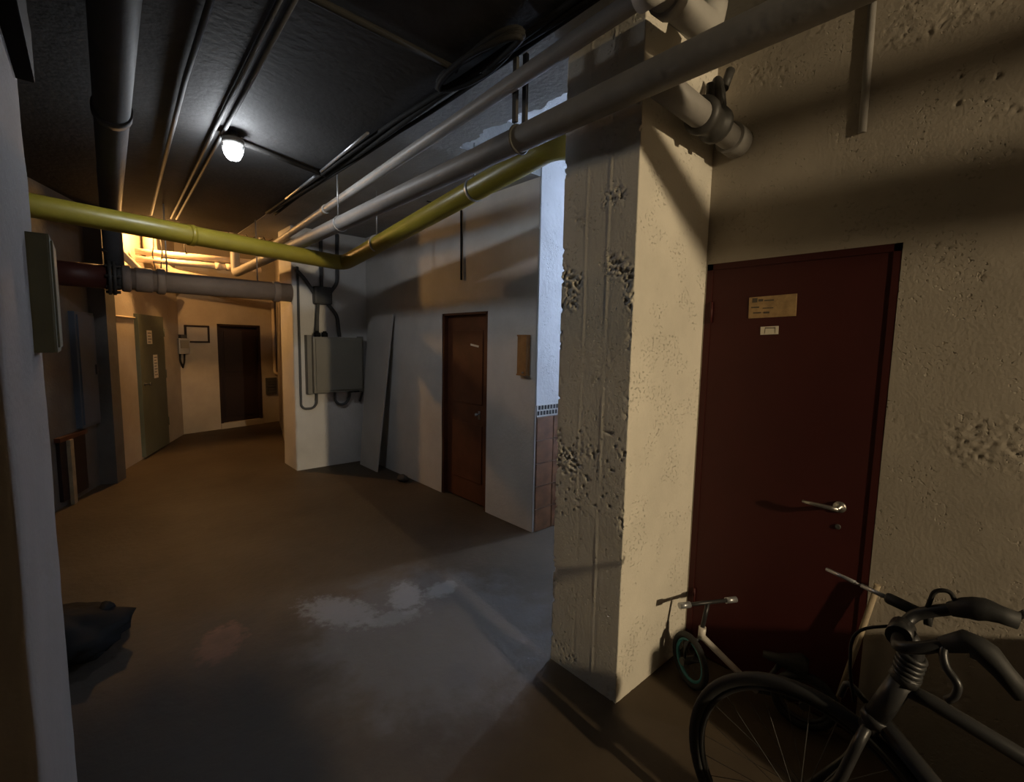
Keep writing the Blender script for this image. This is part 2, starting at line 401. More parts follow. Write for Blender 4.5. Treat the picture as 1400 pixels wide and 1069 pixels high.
# door wall with the brown door and the hall return with tiled dado
BY0, BY1, BZ = 3.37, 4.12, 1.90
b = MB()
b.prism([(2.72, 2.73), (2.72, BY0), (3.0, BY0), (3.0, 2.75), (5.2, 2.75), (5.2, 2.73)], 0, HC+0.0)
b.box((2.72, BY1, 0), (3.0, 6.0, HC)); b.box((2.72, BY0, BZ), (3.0, BY1, HC))
zs2 = list(np.linspace(0, HC, 120))
wd = struct(b.build('wall_back', 'plaster_white'), 'white wall with the brown door')
sk = skin('plaster_skin', seg_path((2.72, 6.0), (2.72, 2.735), (-1, 0), 0.03), zs2,
          lambda X, Y, Z: 0.004+0.014*(fbm(X*2.3, Y*2.3, Z*2.3, 4, 22)-0.47)+0.35*pits(X, Y, Z, 0.55, 19), 'plaster_white', wd,
          lambda x, y, z: (y > BY0) & (y < BY1) & (z < BZ))
sk['kind'] = 'structure'
b = MB(); b.box((2.725, 2.722, 1.09), (5.2, 2.731, 3.3)); hw = struct(b.build('wall_hall', 'plaster_hall'), 'white hall wall over a brown tiled dado')
b = MB(); b.box((2.29, 1.40, 0), (5.2, 1.52, 3.3)); struct(b.build('wall_hall_near', 'plaster_hall'), 'hall wall behind the pillar')
# dado tiles, each a piece; mosaic border too small to pick apart
b = MB(); b.box((2.735, 2.724, 0), (5.2, 2.7305, 1.0)); struct(b.build('grout_bed', 'grout', hw))
tile0 = None
for i in range(6):
    for j in range(5):
        t = MB(); t.box((2.738+i*0.2, 2.716, j*0.198+0.004), (2.738+i*0.2+0.194, 2.726, j*0.198+0.196))
        if tile0 is None:
            o = tile0 = t.build('tile', 'tile_brown', hw, bevel=0.0025)
        else:
            o = tile0.copy(); COL.objects.link(o); o.location = (i*0.2, random.uniform(-0.0015, 0.0015), j*0.198)
        o['kind'] = 'structure'
mw, md = MB(), MB()
mw.box((2.732, 2.720, 0.995), (4.2, 2.728, 1.095))
for i in range(40):
    for j in range(2):
        x = 2.738+i*0.036+(0.012 if j else 0)
        md.box((x, 2.716, 1.008+j*0.046), (x+0.020, 2.722, 1.008+j*0.046+0.034))
o = mw.build('border_strip', 'mosaic_white', hw); o['kind'] = 'structure'
o = md.build('mosaic', 'mosaic_dark', hw); o['kind'] = 'stuff'

# box wall (short return facing the viewer) and the slanting wall beyond it
b = MB(); b.prism([(1.81, 5.91), (2.9, 5.91), (2.9, 6.38), (1.815, 6.38)], 0, HC)
wb = struct(b.build('wall_pier', 'plaster_white'), 'white wall end carrying the grey cabinet')
ps = seg_path((2.72, 5.905), (1.81, 5.905), (0, -1), 0.02)[:-1]+[(1.808, 5.905, -k, -k)]+seg_path((1.808, 5.91), (1.808, 6.38), (-1, 0), 0.02)[1:]
o = skin('plaster_skin', ps[::-1], list(np.linspace(0, HC, 170)), lambda X, Y, Z: 0.004+0.012*(fbm(X*3, Y*3, Z*3, 4, 5)-0.47)+0.4*pits(X, Y, Z, 0.52, 29)
         - 0.012*np.exp(-(np.hypot(X-1.81, Y-5.905)/0.03)**2)*sstep(0.4, 0.6, fbm(Z*9, X*9, Y*9, 3, 6)), 'plaster_white', wb)
for p in o.data.polygons: p.flip()
o['kind'] = 'structure'
b = MB(); b.prism([(1.86, 6.37), (2.9, 6.37), (3.15, 10.2), (2.78, 10.2)], 0, 3.12)
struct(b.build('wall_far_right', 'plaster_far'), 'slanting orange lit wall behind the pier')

# far wall, slightly turned
FD = Vector((0.957, 0.29, 0)); FN = Vector((0.29, -0.957, 0)); FP = Vector((1.03, 9.28, 0))
def farpt(x, z, out=0.0):
    t = (x-FP.x)/FD.x; p = FP+FD*t+FN*out; return Vector((p.x, p.y, z))
def farbox(mb, x0, x1, z0, z1, out0, out1):
    o = farpt(x0, z0, out0); L_ = (x1-x0)/FD.x
    return mb.obox(o, FD*L_, FN*(out1-out0)*1.0, (0, 0, z1-z0))
FX0, FX1, FZ0, FZ1 = 1.645, 2.365, 0.10, 1.84
b = MB(); farbox(b, 0.75, FX0, 0, 3.12, -0.25, 0); farbox(b, FX1, 3.1, 0, 3.12, -0.25, 0)
farbox(b, FX0, FX1, FZ1, 3.12, -0.25, 0); farbox(b, FX0, FX1, 0, FZ0, -0.25, 0.02)
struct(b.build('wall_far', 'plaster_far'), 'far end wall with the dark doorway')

# oblique left wall
OP = Vector((0.08, 6.80, 0)); OD = Vector((0.3714, 0.9285, 0)); ON = Vector((0.9285, -0.3714, 0))
def obl(s, z, out=0.0):
    p = OP+OD*s+ON*out; return Vector((p.x, p.y, z))
def oblbox(mb, s0, s1, z0, z1, out0, out1):
    return mb.obox(obl(s0, z0, out0), OD*(s1-s0), ON*(out1-out0), (0, 0, z1-z0))
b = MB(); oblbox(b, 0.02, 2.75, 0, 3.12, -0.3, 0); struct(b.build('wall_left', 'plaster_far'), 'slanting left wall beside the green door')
b = MB(); oblbox(b, -4.6, 0.02, 0, 3.12, -0.3, 0); struct(b.build('wall_left', 'plaster_dark_shade'), 'left wall stretch with shade put into its dark grey')
b = MB(); oblbox(b, -0.20, 0.02, 0, HC, -0.02, 0.15); struct(b.build('pillar', 'plaster_dark_shade'), 'slim dark pilaster on the slanting left wall')
b = MB(); b.box((-2.2, -7.8, 0), (-1.62, 3.2, HC)); struct(b.build('wall_left', 'plaster_dark_shade'), 'side wall behind the near pillar')
# near pillar at the left edge of the picture, slightly worn
NX0, NX1, NY0, NY1 = -0.62, -0.112, 1.20, 2.06
pn = seg_path((NX0, NY1), (NX1, NY1), (0, 1), 0.03)[:-1]+seg_path((NX1, NY1), (NX1, NY0), (1, 0), 0.02)+seg_path((NX1, NY0), (NX0, NY0), (0, -1), 0.02)[1:]
o = skin('pillar', pn, list(np.linspace(0, HC, 150)),
         lambda X, Y, Z: 0.008*(fbm(X*4, Y*4, Z*4, 3, 15)-0.47)-0.006*np.exp(-(np.hypot(X-NX1, Y-NY0)/0.02)**2)-0.02*np.exp(-(np.hypot(X-NX1, Y-NY1)/0.05)**2)*sstep(2.0, 2.5, Z), 'plaster_near')
for p in o.data.polygons: p.flip()
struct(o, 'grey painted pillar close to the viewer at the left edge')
b = MB(); b.box((-2.2, -2.2, 0), (0.78, -2.0, HC)); struct(b.build('wall_rear', 'plaster_near'), 'unseen wall behind the viewer, added to shade the left foreground')  # added out of view to keep the rear lamp off the left foreground
b = MB(); b.box((-2.2, -7.95, 0), (2.6, -7.75, HC)); struct(b.build('wall_rear', 'plaster_near'), 'end wall of the passage behind the viewer')

# ------------------------------------------------------------------ doors
def handle(parent, o, dirv, out, mat_='chrome'):
    """lever handle: rose, neck and lever; o on the door face, dirv along the lever, out away from the door"""
    o, dirv, out = Vector(o), Vector(dirv).normalized(), Vector(out).normalized()
    h = MB(); h.lathe(o, out, [(0.024, 0), (0.024, 0.006), (0.02, 0.010), (0.009, 0.011), (0.009, 0.045)], 20)
    h.tube([o+out*0.045-dirv*0.006, o+out*0.048+dirv*0.03, o+out*0.045+dirv*0.09, o+out*0.040+dirv*0.125], [0.010, 0.0095, 0.0085, 0.007], 10)
    r = h.build('door_handle', mat_, parent); r['label'] = 'metal lever handle'
    return r
d = MB(); d.box((2.298, DY0+0.004, 0.006), (2.34, DY1-0.006, DZ-0.006))
d1 = struct(d.build('door_1', 'red_paint', bevel=0.003), 'dark red painted metal door')
d1['category'] = 'door'
t = MB()
t.box((2.294, DY1-0.03, 0), (2.34, DY1+0.008, DZ+0.008)); t.box((2.294, DY0-0.008, 0), (2.34, DY0+0.026, DZ+0.008)); t.box((2.294, DY0, DZ-0.026), (2.34, DY1, DZ+0.008))
t.build('door_frame', 'red_paint', d1)
for z in (0.25, 1.72):
    t = MB(); t.tube([(2.291, DY1-0.035, z), (2.291, DY1-0.035, z+0.10)], 0.007, 8); t.build('hinge', 'red_paint', d1)
handle(d1, (2.297, 0.487, 0.95), (0, 1, 0), (-1, 0, 0))
t = MB(); t.lathe((2.298, 0.487, 0.865), (-1, 0, 0), [(0.011, 0), (0.011, 0.004), (0.008, 0.006)], 16); t.build('keyhole', 'dark_metal', d1)
# the two plates: a brown sign board, its faded print, and a small white sticker
t = MB(); t.obox((2.2955, 0.707, 1.742), (0, 0.198, -0.006), (0.004, 0, 0), (0, 0.002, 0.096)); pb = t.build('sign_plate', 'brass_plate', d1, bevel=0.0015)
pb['label'] = 'brown rectangular sign plate with faded print'
t = MB()
for (y0, y1, z0, z1) in ((0.87, 0.892, 1.808, 1.828), (0.845, 0.865, 1.812, 1.822), (0.80, 0.84, 1.812, 1.818), (0.86, 0.895, 1.783, 1.789),
                         (0.80, 0.845, 1.779, 1.783), (0.85, 0.885, 1.758, 1.764), (0.815, 0.84, 1.757, 1.765)):
    t.box((2.2948, y0, z0), (2.2956, y1, z1))
o = t.build('faded_print', 'ink', pb); o['kind'] = 'stuff'
t = MB(); t.obox((2.2962, 0.772, 1.664), (0, 0.075, -0.003), (0.002, 0, 0), (0, 0.001, 0.036)); ps_ = t.build('sticker', 'paper', d1)
ps_['label'] = 'small white sticker below the sign plate'
t = MB(); t.box((2.2955, 0.785, 1.690), (2.2963, 0.829, 1.694)); t.box((2.2955, 0.785, 1.668), (2.2963, 0.7865, 1.692)); t.box((2.2955, 0.8275, 1.668), (2.2963, 0.829, 1.692))
o = t.build('printed_frame', 'ink', ps_)

d1.location.x = -0.013
# brown wooden door in the white wall
d = MB(); d.box((2.775, BY0+0.03, 0.01), (2.81, BY1-0.03, BZ-0.03)); d2 = struct(d.build('door_2', 'brown_wood', bevel=0.003), 'brown wooden door in the white wall'); d2['category'] = 'door'
t = MB(); t.box((2.725, BY0, 0), (2.86, BY0+0.03, BZ)); t.box((2.725, BY1-0.03, 0), (2.86, BY1, BZ)); t.box((2.725, BY0, BZ-0.03), (2.86, BY1, BZ))
t.build('door_frame', 'brown_wood', d2)
for z0, z1 in ((0.22, 0.80), (1.0, 1.72)):
    t = MB(); t.box((2.768, BY0+0.13, z0), (2.777, BY1-0.13, z1)); t.build('door_panel', 'brown_wood', d2, bevel=0.004)
t = MB(); t.obox((2.765, 3.56, 1.555), (0, 0.13, 0.018), (0.003, 0, 0), (0, 0, 0.018)); o = t.build('label_strip', 'paper', d2); o['label'] = 'small pale label strip'
t = MB(); t.box((2.768, 3.535, 0.86), (2.776, 3.560, 0.94)); t.lathe((2.768, 3.5475, 0.91), (-1, 0, 0), [(0.008, 0), (0.008, 0.02), (0.016, 0.024), (0.016, 0.04), (0.01, 0.046)], 14)
o = t.build('door_knob', 'zinc', d2); o['label'] = 'small metal knob and lock plate'

# dark door at the far end
d = MB(); farbox(d, FX0+0.02, FX1-0.02, FZ0, FZ1-0.02, -0.10, -0.05); d3 = struct(d.build('door_3', 'dark_door', bevel=0.003), 'dark door at the far end'); d3['category'] = 'door'
t = MB(); farbox(t, FX0, FX0+0.04, FZ0, FZ1, -0.12, 0.012); farbox(t, FX1-0.04, FX1, FZ0, FZ1, -0.12, 0.012); farbox(t, FX0, FX1, FZ1-0.035, FZ1, -0.12, 0.012)
t.build('door_frame', 'dark_door', d3)
for z0, z1 in ((0.2, 0.9), (1.0, 1.72)):
    t = MB(); farbox(t, FX0+0.12, FX1-0.12, z0, z1, -0.05, -0.038); t.build('door_panel', 'dark_door', d3, bevel=0.003)

# green door on the slanting wall
d = MB(); oblbox(d, 0.94, 1.85, 0.03, 1.885, -0.01, 0.045); d4 = struct(d.build('door_4', 'green_paint', bevel=0.004), 'grey green metal door on the slanting wall'); d4['category'] = 'door'
for s0, s1, z0, z1, n_ in ((1.20, 1.37, 1.50, 1.68, 'paper_notice'), (1.38, 1.53, 1.03, 1.35, 'paper_notice')):
    t = MB(); oblbox(t, s0, s1, z0, z1, 0.045, 0.049); o = t.build(n_, 'paper', d4)
    q = MB()
    for kk in range(4 if z0 > 1.4 else 7):
        zz = z1-0.03-kk*0.04; oblbox(q, s0+0.02, s1-0.02-0.03*(kk % 2), zz-0.010, zz, 0.0488, 0.0496)
    q = q.build('print_lines', 'ink', o); q['kind'] = 'stuff'
t = MB(); p = obl(1.03, 0.98, 0.045); t.lathe(p, ON, [(0.025, 0), (0.025, 0.008), (0.01, 0.01), (0.01, 0.05), (0.022, 0.055), (0.022, 0.075)], 14); t.build('door_knob', 'dark_metal', d4)
for z in (0.3, 1.0, 1.6):
    t = MB(); t.tube([obl(1.86, z, 0.04), obl(1.86, z+0.12, 0.04)], 0.012, 8); t.build('hinge', 'green_paint', d4)

# ================================================================== LAMPS
def bulkhead(name, c, axis_down, glass, label, mount_z, r=0.06):
    x, y, z = c
    e = empty(name, (x, y, mount_z), label, 'lamp')
    g = MB(); g.lathe((x, y, z), (0, 0, 1), [(0.004, -r), (r*0.5, -r*0.87), (r*0.87, -r*0.5), (r, 0), (r*0.87, r*0.5), (r*0.6, r*0.8)], 20)
    g.build('lamp_glass', glass, e)
    t = MB(); t.lathe((x, y, z+r*0.62), (0, 0, 1), [(r*0.8, 0), (r*1.15, 0.012), (r*1.15, 0.04), (r*0.5, 0.05), (r*0.5, mount_z-z-r*0.62)], 20)
    t.build('lamp_base', 'dark_metal', e)
    return e
e = bulkhead('bulkhead_lamp', (0.755, 3.57, 2.80), -1, 'glass_bulb', 'small round caged lamp glowing white under the dark ceiling', HC, 0.055)
t = MB()
for a in range(4):
    an = a*PI/4+0.3; dx, dy = math.cos(an), math.sin(an)
    t.tube([(0.755+dx*0.064*math.cos(q), 3.57+dy*0.064*math.cos(q), 2.80+0.03-0.095*math.sin(q)) for q in [PI*i/12 for i in range(13)]], 0.0022, 5)
t.build('wire_cage', 'dark_metal', e)
bulkhead('bulkhead_lamp', (0.93, -5.0, 2.855), -1, 'glass_behind', 'round lamp with warm light on the ceiling behind the viewer', HC, 0.06)
bulkhead('bulkhead_lamp', (0.74, 7.48, 2.935), -1, 'glass_far', 'round orange lamp hidden above the yellow pipe near the far end', 3.12, 0.05)
bulkhead('bulkhead_lamp', (4.9, 2.35, 2.60), -1, 'glass_hall', 'round lamp with cool light in the hall behind the pillar', 3.3, 0.06)

# ================================================================== PIPES
def pipe(name, pts, r, material, label, cat='pipe', bend=0.0, n=20, collars=(), collar_mat=None, group=None):
    t = MB(); t.tube(pts, r, n, bend); o = t.build(name, material); tag(o, label, cat, group)
    for (a, b_, rr) in collars:
        q = MB(); q.tube([a, b_], rr, n); q.build('collar', collar_mat or material, o)
    return o
# B: the fat pipe nearest, running along the corridor
PB = lambda y: Vector((1.52, y, 2.54-0.010*max(0, y-1)))
pB = pipe('heating_pipe', [PB(-7.7), PB(1.0), PB(7.15), (1.52, 7.32, 2.477), (1.52, 7.32, 3.11)], 0.056, 'pipe_grey', 'fat grey pipe running along the corridor just in front of the pillar', bend=0.10,
          collars=[(PB(5.2), PB(5.27), 0.064)])
# A: slimmer pipe above and left of it
PA = lambda y: Vector((1.425+0.06*max(0, y-1), y, 2.755))
pA = pipe('heating_pipe', [PA(-7.7), PA(1.0), PA(7.0), PA(7.1)+Vector((0, 0, 0.3))], 0.034, 'pipe_white', 'slim pale pipe running above the fat grey pipe', bend=0.06,
          collars=[(PA(0.9), PA(0.99), 0.046), (PA(4.3), PA(4.36), 0.04)])
# branch from B to the wall with its valve
pipe('branch_pipe', [(1.52, 1.0, 2.555), (2.275, 1.0, 2.535)], 0.052, 'pipe_grey', 'short grey branch pipe running from the fat pipe into the wall above the red door', collars=[((2.18, 1.0, 2.538), (2.27, 1.0, 2.536), 0.066)])
e = empty('valve', (1.98, 1.0, 2.60), 'dark stop valve with loop handle on the branch pipe above the pillar edge', 'valve')
t = MB(); t.lathe((1.90, 1.0, 2.547), (1, 0, 0), [(0.056, 0), (0.075, 0.01), (0.075, 0.035), (0.06, 0.045), (0.06, 0.115), (0.075, 0.125), (0.075, 0.15), (0.056, 0.16)], 18); t.build('valve_body', 'dark_metal', e)
t = MB(); t.tube([(1.98, 1.0, 2.6), (1.98, 1.0, 2.69)], 0.018, 12); t.build('valve_stem', 'dark_metal', e)
t = MB(); t.ring((2.06, 1.0, 2.665), (0.25, -1, 0.1), 0.062, 0.019, 28, 10); t.tube([(2.10, 1.0, 2.715), (2.14, 0.995, 2.80)], 0.02, 10); t.build('valve_handle', 'dark_metal', e)
pipe('branch_pipe', [(1.47, 0.95, 2.79), (1.60, 0.95, 2.80), (1.83, 0.95, 2.815), (1.86, 0.95, 2.915)], 0.055, 'pipe_white', 'pale branch pipe under the ceiling above the pillar', bend=0.06, collars=[((1.52, 0.95, 2.794), (1.57, 0.95, 2.798), 0.066)])
pipe('wall_conduit', [(2.281, 0.53, HC), (2.281, 0.525, 2.44)], 0.014, 'pipe_grey', 'thin vertical grey conduit on the rough wall above the red door')

# yellow gas pipe: crosses the corridor, bends and runs to the hall
Y0 = Vector((1.95, 4.74, 2.37))
yp = pipe('gas_pipe', [(-1.2, 3.87, 2.385), (-0.07, 4.18, 2.375), tuple(Y0), (1.97, 1.84, 2.70), (2.6, 1.80, 2.70)], 0.072, 'pipe_yellow', 'yellow gas pipe bending under the ceiling', bend=0.13, n=24)
yp2 = MB(); q = Vector((0.60, 4.365, 2.373)); ax = Vector((2.02, 0.56, 0.005)).normalized(); yp2.tube([q, q+ax*0.035], 0.079, 24); yp2.build('clamp', 'pipe_yellow', yp)
for q0 in ((1.95, 4.0, 2.463), (1.965, 2.6, 2.617)):
    t = MB(); q = Vector(q0); t.tube([q+Vector((0, -0.012, 0.0)), q+Vector((0, 0.012, -0.0026))], 0.077, 20); t.tube([q+Vector((0, 0, 0.07)), (q.x, q.y, HC-0.005)], 0.006, 8); t.build('hanger', 'zinc', yp)

# big dull pink cross pipe with dark red flanged end
cx = lambda x: Vector((x, 5.95, 2.155-0.006*x))
pk = empty('cross_pipe', (0.8, 5.95, 2.15), 'thick dull pink pipe crossing under the far end pipes', 'pipe')
t = MB(); t.tube([cx(0.24), cx(1.80)], 0.105, 24); t.build('pipe_run', 'pipe_pink', pk)
for x0, x1, rr in ((0.26, 0.33, 0.128), (0.36, 0.50, 0.118), (0.53, 0.60, 0.128), (1.60, 1.68, 0.118)):
    t = MB(); t.tube([cx(x0), cx(x0+0.012), cx(x1-0.012), cx(x1)], [rr*0.93, rr, rr, rr*0.93], 24); t.build('coupling', 'pipe_pink', pk)
t = MB(); t.tube([cx(-0.34), cx(0.17)], 0.112, 24); o = t.build('red_section', 'pipe_red', pk); o['label'] = 'dark red pipe section'
t = MB(); t.tube([cx(0.16), cx(0.185)], 0.165, 24); t.tube([cx(0.195), cx(0.22)], 0.165, 24); t.tube([cx(0.22), cx(0.26)], 0.11, 24)
fl_ = t.build('flange', 'dark_metal', pk)
t = MB()
for i in range(8):
    a = 2*PI*i/8; p = cx(0.14)+Vector((0, 0.138*math.cos(a), 0.138*math.sin(a))); t = MB(); t.tube([p, p+Vector((0.11, 0, 0))], 0.014, 6); t.build('bolt', 'dark_metal', fl_)
t = MB(); t.tube([cx(0.20)+Vector((0, 0, 0.15)), cx(0.20)+Vector((0, 0, 0.24))], 0.022, 10); t.ring(cx(0.20)+Vector((0, 0, 0.24)), (0.2, -0.3, 1), 0.07, 0.012, 20, 8); t.build('handwheel', 'dark_metal', pk)
for x in (0.62, 1.45):
    t = MB(); t.tube([cx(x)+Vector((0, 0, 0.10)), cx(x)+Vector((0, 0, HC-2.15))], 0.007, 6); t.build('hanger_rod', 'zinc', pk)

# left overhead duct and ceiling conduits
t = [( 0.10, -1.9, 2.76), (0.12, 2.0, 2.76), (0.20, 5.6, 2.74), (0.21, 5.9, 2.72), (0.215, 5.95, 2.265)]
pipe('drain_pipe', t, 0.075, 'pipe_dark', 'dark grey drain pipe under the dark ceiling along the left side', bend=0.12, collars=[((0.148, 3.25, 2.755), (0.15, 3.33, 2.754), 0.085)])
pipe('ceiling_conduit', [(0.40, 1.2, HC-0.022), (0.43, 3.0, HC-0.022), (0.56, 6.45, HC-0.022)], 0.013, 'conduit', 'thin conduit on the dark ceiling left of the lamp, running lengthwise', 'conduit')
pipe('ceiling_conduit', [(0.595, 1.2, HC-0.018), (0.645, 3.2, HC-0.018), (0.74, 6.5, HC-0.018)], 0.010, 'conduit', 'left one of two close lengthwise conduits beside the lamp', 'conduit')
pipe('ceiling_conduit', [(0.635, 1.2, HC-0.018), (0.695, 3.2, HC-0.018), (0.79, 6.5, HC-0.018)], 0.010, 'conduit', 'right one of two close lengthwise conduits beside the lamp', 'conduit')
pipe('ceiling_conduit', [(0.70, 3.60, HC-0.028), (1.07, 3.73, HC-0.028), (1.46, 3.87, HC-0.028)], 0.017, 'cable_black', 'dark cross conduit running from the lamp to the cable bundle', 'conduit')
pipe('ceiling_conduit', [(0.30, 1.96, HC-0.02), (1.38, 1.975, HC-0.02)], 0.016, 'cable_black', 'cross conduit on the ceiling nearest the viewer', 'conduit')
for dx, r_, lab in ((-0.035, 0.014, 'left cable of the bundle along the edge of the pale ceiling'), (0.0, 0.018, 'thick middle cable of the bundle along the edge of the pale ceiling'), (0.038, 0.012, 'right cable of the bundle along the edge of the pale ceiling')):
    pts = []
    for i in range(26):
        y = 0.4+i*0.2; pts.append((1.455+dx+0.010*math.sin(y*2.1+dx*60), y, HC-0.022-0.012*abs(math.sin(y*1.7+dx*40))))
    pipe('ceiling_cable', pts, r_, 'cable_black', lab, 'cable', n=8)
t = MB()
t.tube([(1.40, 3.95, HC-0.03), (1.42, 4.75, HC-0.03)], 0.010, 8); tag(t.build('ceiling_conduit', 'zinc'), 'short bare metal conduit at the end of the dark cross conduit', 'conduit')
t = MB(); t.tube([(1.36, 2.9, HC-0.03), (1.395, 3.80, HC-0.03)], 0.010, 8); tag(t.build('ceiling_conduit', 'zinc'), 'bare metal conduit beside the cable bundle on the viewer side of the cross conduit', 'conduit')
# slack coil of cable
t = MB()
cpts = []
for i in range(121):
    a = 2*PI*i/30; k_ = i/120
    cpts.append((1.385+0.055*math.cos(a)*(1+0.25*math.sin(i*0.37)), 1.85+0.30*math.sin(a)*(1+0.10*math.cos(i*0.23)), HC-0.022-0.03*k_-0.018*math.sin(a*0.5+i*0.05)**2))
t.tube(cpts, 0.013, 8)
tag(t.build('cable_coil', 'cable_black'), 'black coil of slack cable tied under the ceiling above the pale pipe', 'cable')

# strap hanger at the pillar and hanger wires
t = MB(); t.box((1.485, 1.66, 2.60), (1.50, 1.685, HC)); t.box((1.545, 1.66, 2.60), (1.56, 1.685, HC)); t.ring((1.52, 1.672, PB(1.672).z), (0, 1, 0), 0.06, 0.007, 24, 6)
tag(t.build('pipe_strap', 'dark_metal'), 'dark metal strap hanging the fat pipe beside the pillar', 'hanger')
t = MB(); t.tube([(1.50, 3.74, 2.575), (1.50, 3.745, HC)], 0.006, 6); t.ring((1.52, 3.74, PB(3.74).z), (0, 1, 0), 0.059, 0.004, 24, 6)
tag(t.build('pipe_hanger', 'zinc'), 'thin wire hanger holding the fat pipe near the ceiling lamp', 'hanger')
t = MB(); t.tube([(2.70, 3.77, 2.85), (2.70, 3.76, 2.20)], 0.011, 8); t.tube([(2.70, 3.77, 2.85), (2.62, 3.80, 2.87), (2.4, 3.9, 2.90)], 0.006, 6, 0.05)
tag(t.build('cable_end', 'cable_black'), 'dark cable hanging down the white wall above the brown door', 'cable')

# far end pipes (beyond the yellow pipe)
pipe('cross_pipe', [(0.48, 7.62, 2.655), (1.90, 7.62, 2.690)], 0.040, 'pipe_cream', 'upper one of two parallel pipes lit orange at the far end', collars=[((1.55, 7.62, 2.682), (1.62, 7.62, 2.684), 0.05)])
pipe('cross_pipe', [(0.48, 7.60, 2.560), (1.90, 7.60, 2.585)], 0.038, 'pipe_cream', 'lower one of two parallel pipes lit orange at the far end', collars=[((1.33, 7.60, 2.575), (1.40, 7.60, 2.576), 0.05), ((1.46, 7.60, 2.577), (1.56, 7.60, 2.579), 0.047)])
pipe('elbow_pipe', [(0.66, 7.95, 3.11), (0.66, 7.95, 2.68), (0.85, 8.05, 2.47), (1.9, 8.4, 2.38)], 0.075, 'pipe_cream', 'fat pale pipe coming down and turning along the far left wall', bend=0.14)
pipe('cross_pipe', [(1.02, 8.97, 2.42), (2.5, 9.2, 2.40)], 0.05, 'pipe_pink', 'dim horizontal pipe behind the orange lit pair', 'pipe')
for i, (x, y, z0, z1) in enumerate(((0.66, 7.58, 2.35, 3.12), (0.74, 7.58, 2.25, 3.12), (1.0, 7.6, 2.69, 3.12))):
    pts = [(x+0.012*math.sin(j*1.7+i), y-0.01, z0+(z1-z0)*j/8) for j in range(9)]
    t = MB(); t.tube(pts, 0.007, 6)
    tag(t.build('hanging_wire', 'cable_black'), ('thin wire hanging left of the two orange lit pipes', 'second thin wire hanging beside the two orange lit pipes, tied lower', 'short wire holding the middle of the upper orange lit pipe')[i], 'wire')
t = MB()
for i in range(3):
    t.tube([(1.33+0.2*i, 6.75, 2.90), (1.38+0.2*i, 6.72, 2.83-0.02*i), (1.50+0.12*i, 6.74, 2.80+0.015*i), (1.66+0.1*i, 6.8, 2.9)], 0.004, 6, 0.08)
tag(t.build('wire_tangle', 'cable_black'), 'tangle of thin loose wires above the bend of the pale pipes', 'wire')
pipe('left_cable', [obl(0.045, 3.0, 0.10), obl(0.05, 2.0, 0.105), obl(0.045, 0.0, 0.10)], 0.016, 'pipe_cream', 'thin vertical pale pipe on the corner of the slanting left wall', 'pipe', n=10)
pipe('left_run', [obl(0.1, 2.62, 0.10), obl(1.2, 2.36, 0.10), obl(2.4, 2.30, 0.10)], 0.04, 'pipe_cream', 'pale pipe running along the top of the slanting left wall', 'pipe', n=14)
pipe('left_rail', [obl(0.12, 1.83, 0.012), obl(0.93, 1.83, 0.012)], 0.012, 'pipe_cream', 'thin horizontal conduit beside the green door', 'conduit', n=8)

# ================================================================== THINGS ON THE WALLS
# grey electrical cabinet on the pier
e = empty('electrical_cabinet', (2.27, 5.9, 0.955), 'large grey electrical cabinet on the white pier', 'cabinet')
t = MB(); t.box((1.975, 5.74, 0.955), (2.585, 5.895, 1.635)); t.build('cabinet_body', 'cabinet_grey', e, bevel=0.012)
t = MB(); t.box((2.0, 5.722, 0.985), (2.575, 5.742, 1.615)); t.build('cabinet_door', 'cabinet_grey', e, bevel=0.008)
t = MB(); t.box((1.925, 5.80, 0.94), (1.985, 5.90, 1.655)); o = t.build('back_plate', 'cabinet_grey', e, bevel=0.006)
t = MB(); t.box((2.58, 5.76, 0.94), (2.61, 5.90, 1.65)); t.build('side_flange', 'cabinet_grey', e, bevel=0.006)
for x in (2.045, 2.135):
    t = MB(); t.lathe((x, 5.80, 1.63), (0, 0, 1), [(0.036, 0), (0.036, 0.05), (0.024, 0.06), (0.02, 0.075)], 14); t.build('cable_gland', 'black_plastic', e)
t = MB(); t.box((2.40, 5.715, 0.945), (2.53, 5.73, 0.965)); t.build('latch', 'black_plastic', e)
pipe('cabinet_conduit', [(1.865, 5.885, 2.45), (1.865, 5.885, 0.80), (1.90, 5.885, 0.76), (2.0, 5.87, 0.76), (2.04, 5.85, 0.82), (2.04, 5.85, 0.97)], 0.014, 'conduit', 'grey conduit looping from the pier edge into the cabinet bottom', 'conduit', 0.05, 10)
pipe('cabinet_conduit', [(2.27, 5.86, 0.97), (2.27, 5.86, 0.83), (2.33, 5.86, 0.78), (2.40, 5.86, 0.79), (2.46, 5.86, 0.86), (2.46, 5.86, 0.97)], 0.017, 'conduit', 'short hanging cable loop under the middle of the cabinet', 'conduit', 0.05, 10)
pipe('cabinet_conduit', [(2.65, 5.88, 1.25), (2.65, 5.88, 0.95), (2.60, 5.87, 0.80)], 0.014, 'conduit', 'thin conduit right of the cabinet', 'conduit', 0.05, 10)
e = empty('junction_box', (2.13, 5.9, 2.10), 'dark junction box with taped cables on the pier above the cabinet', 'box')
t = MB(); t.box((2.03, 5.80, 2.03), (2.24, 5.90, 2.24)); t.build('box_body', 'dark_metal', e, bevel=0.02)
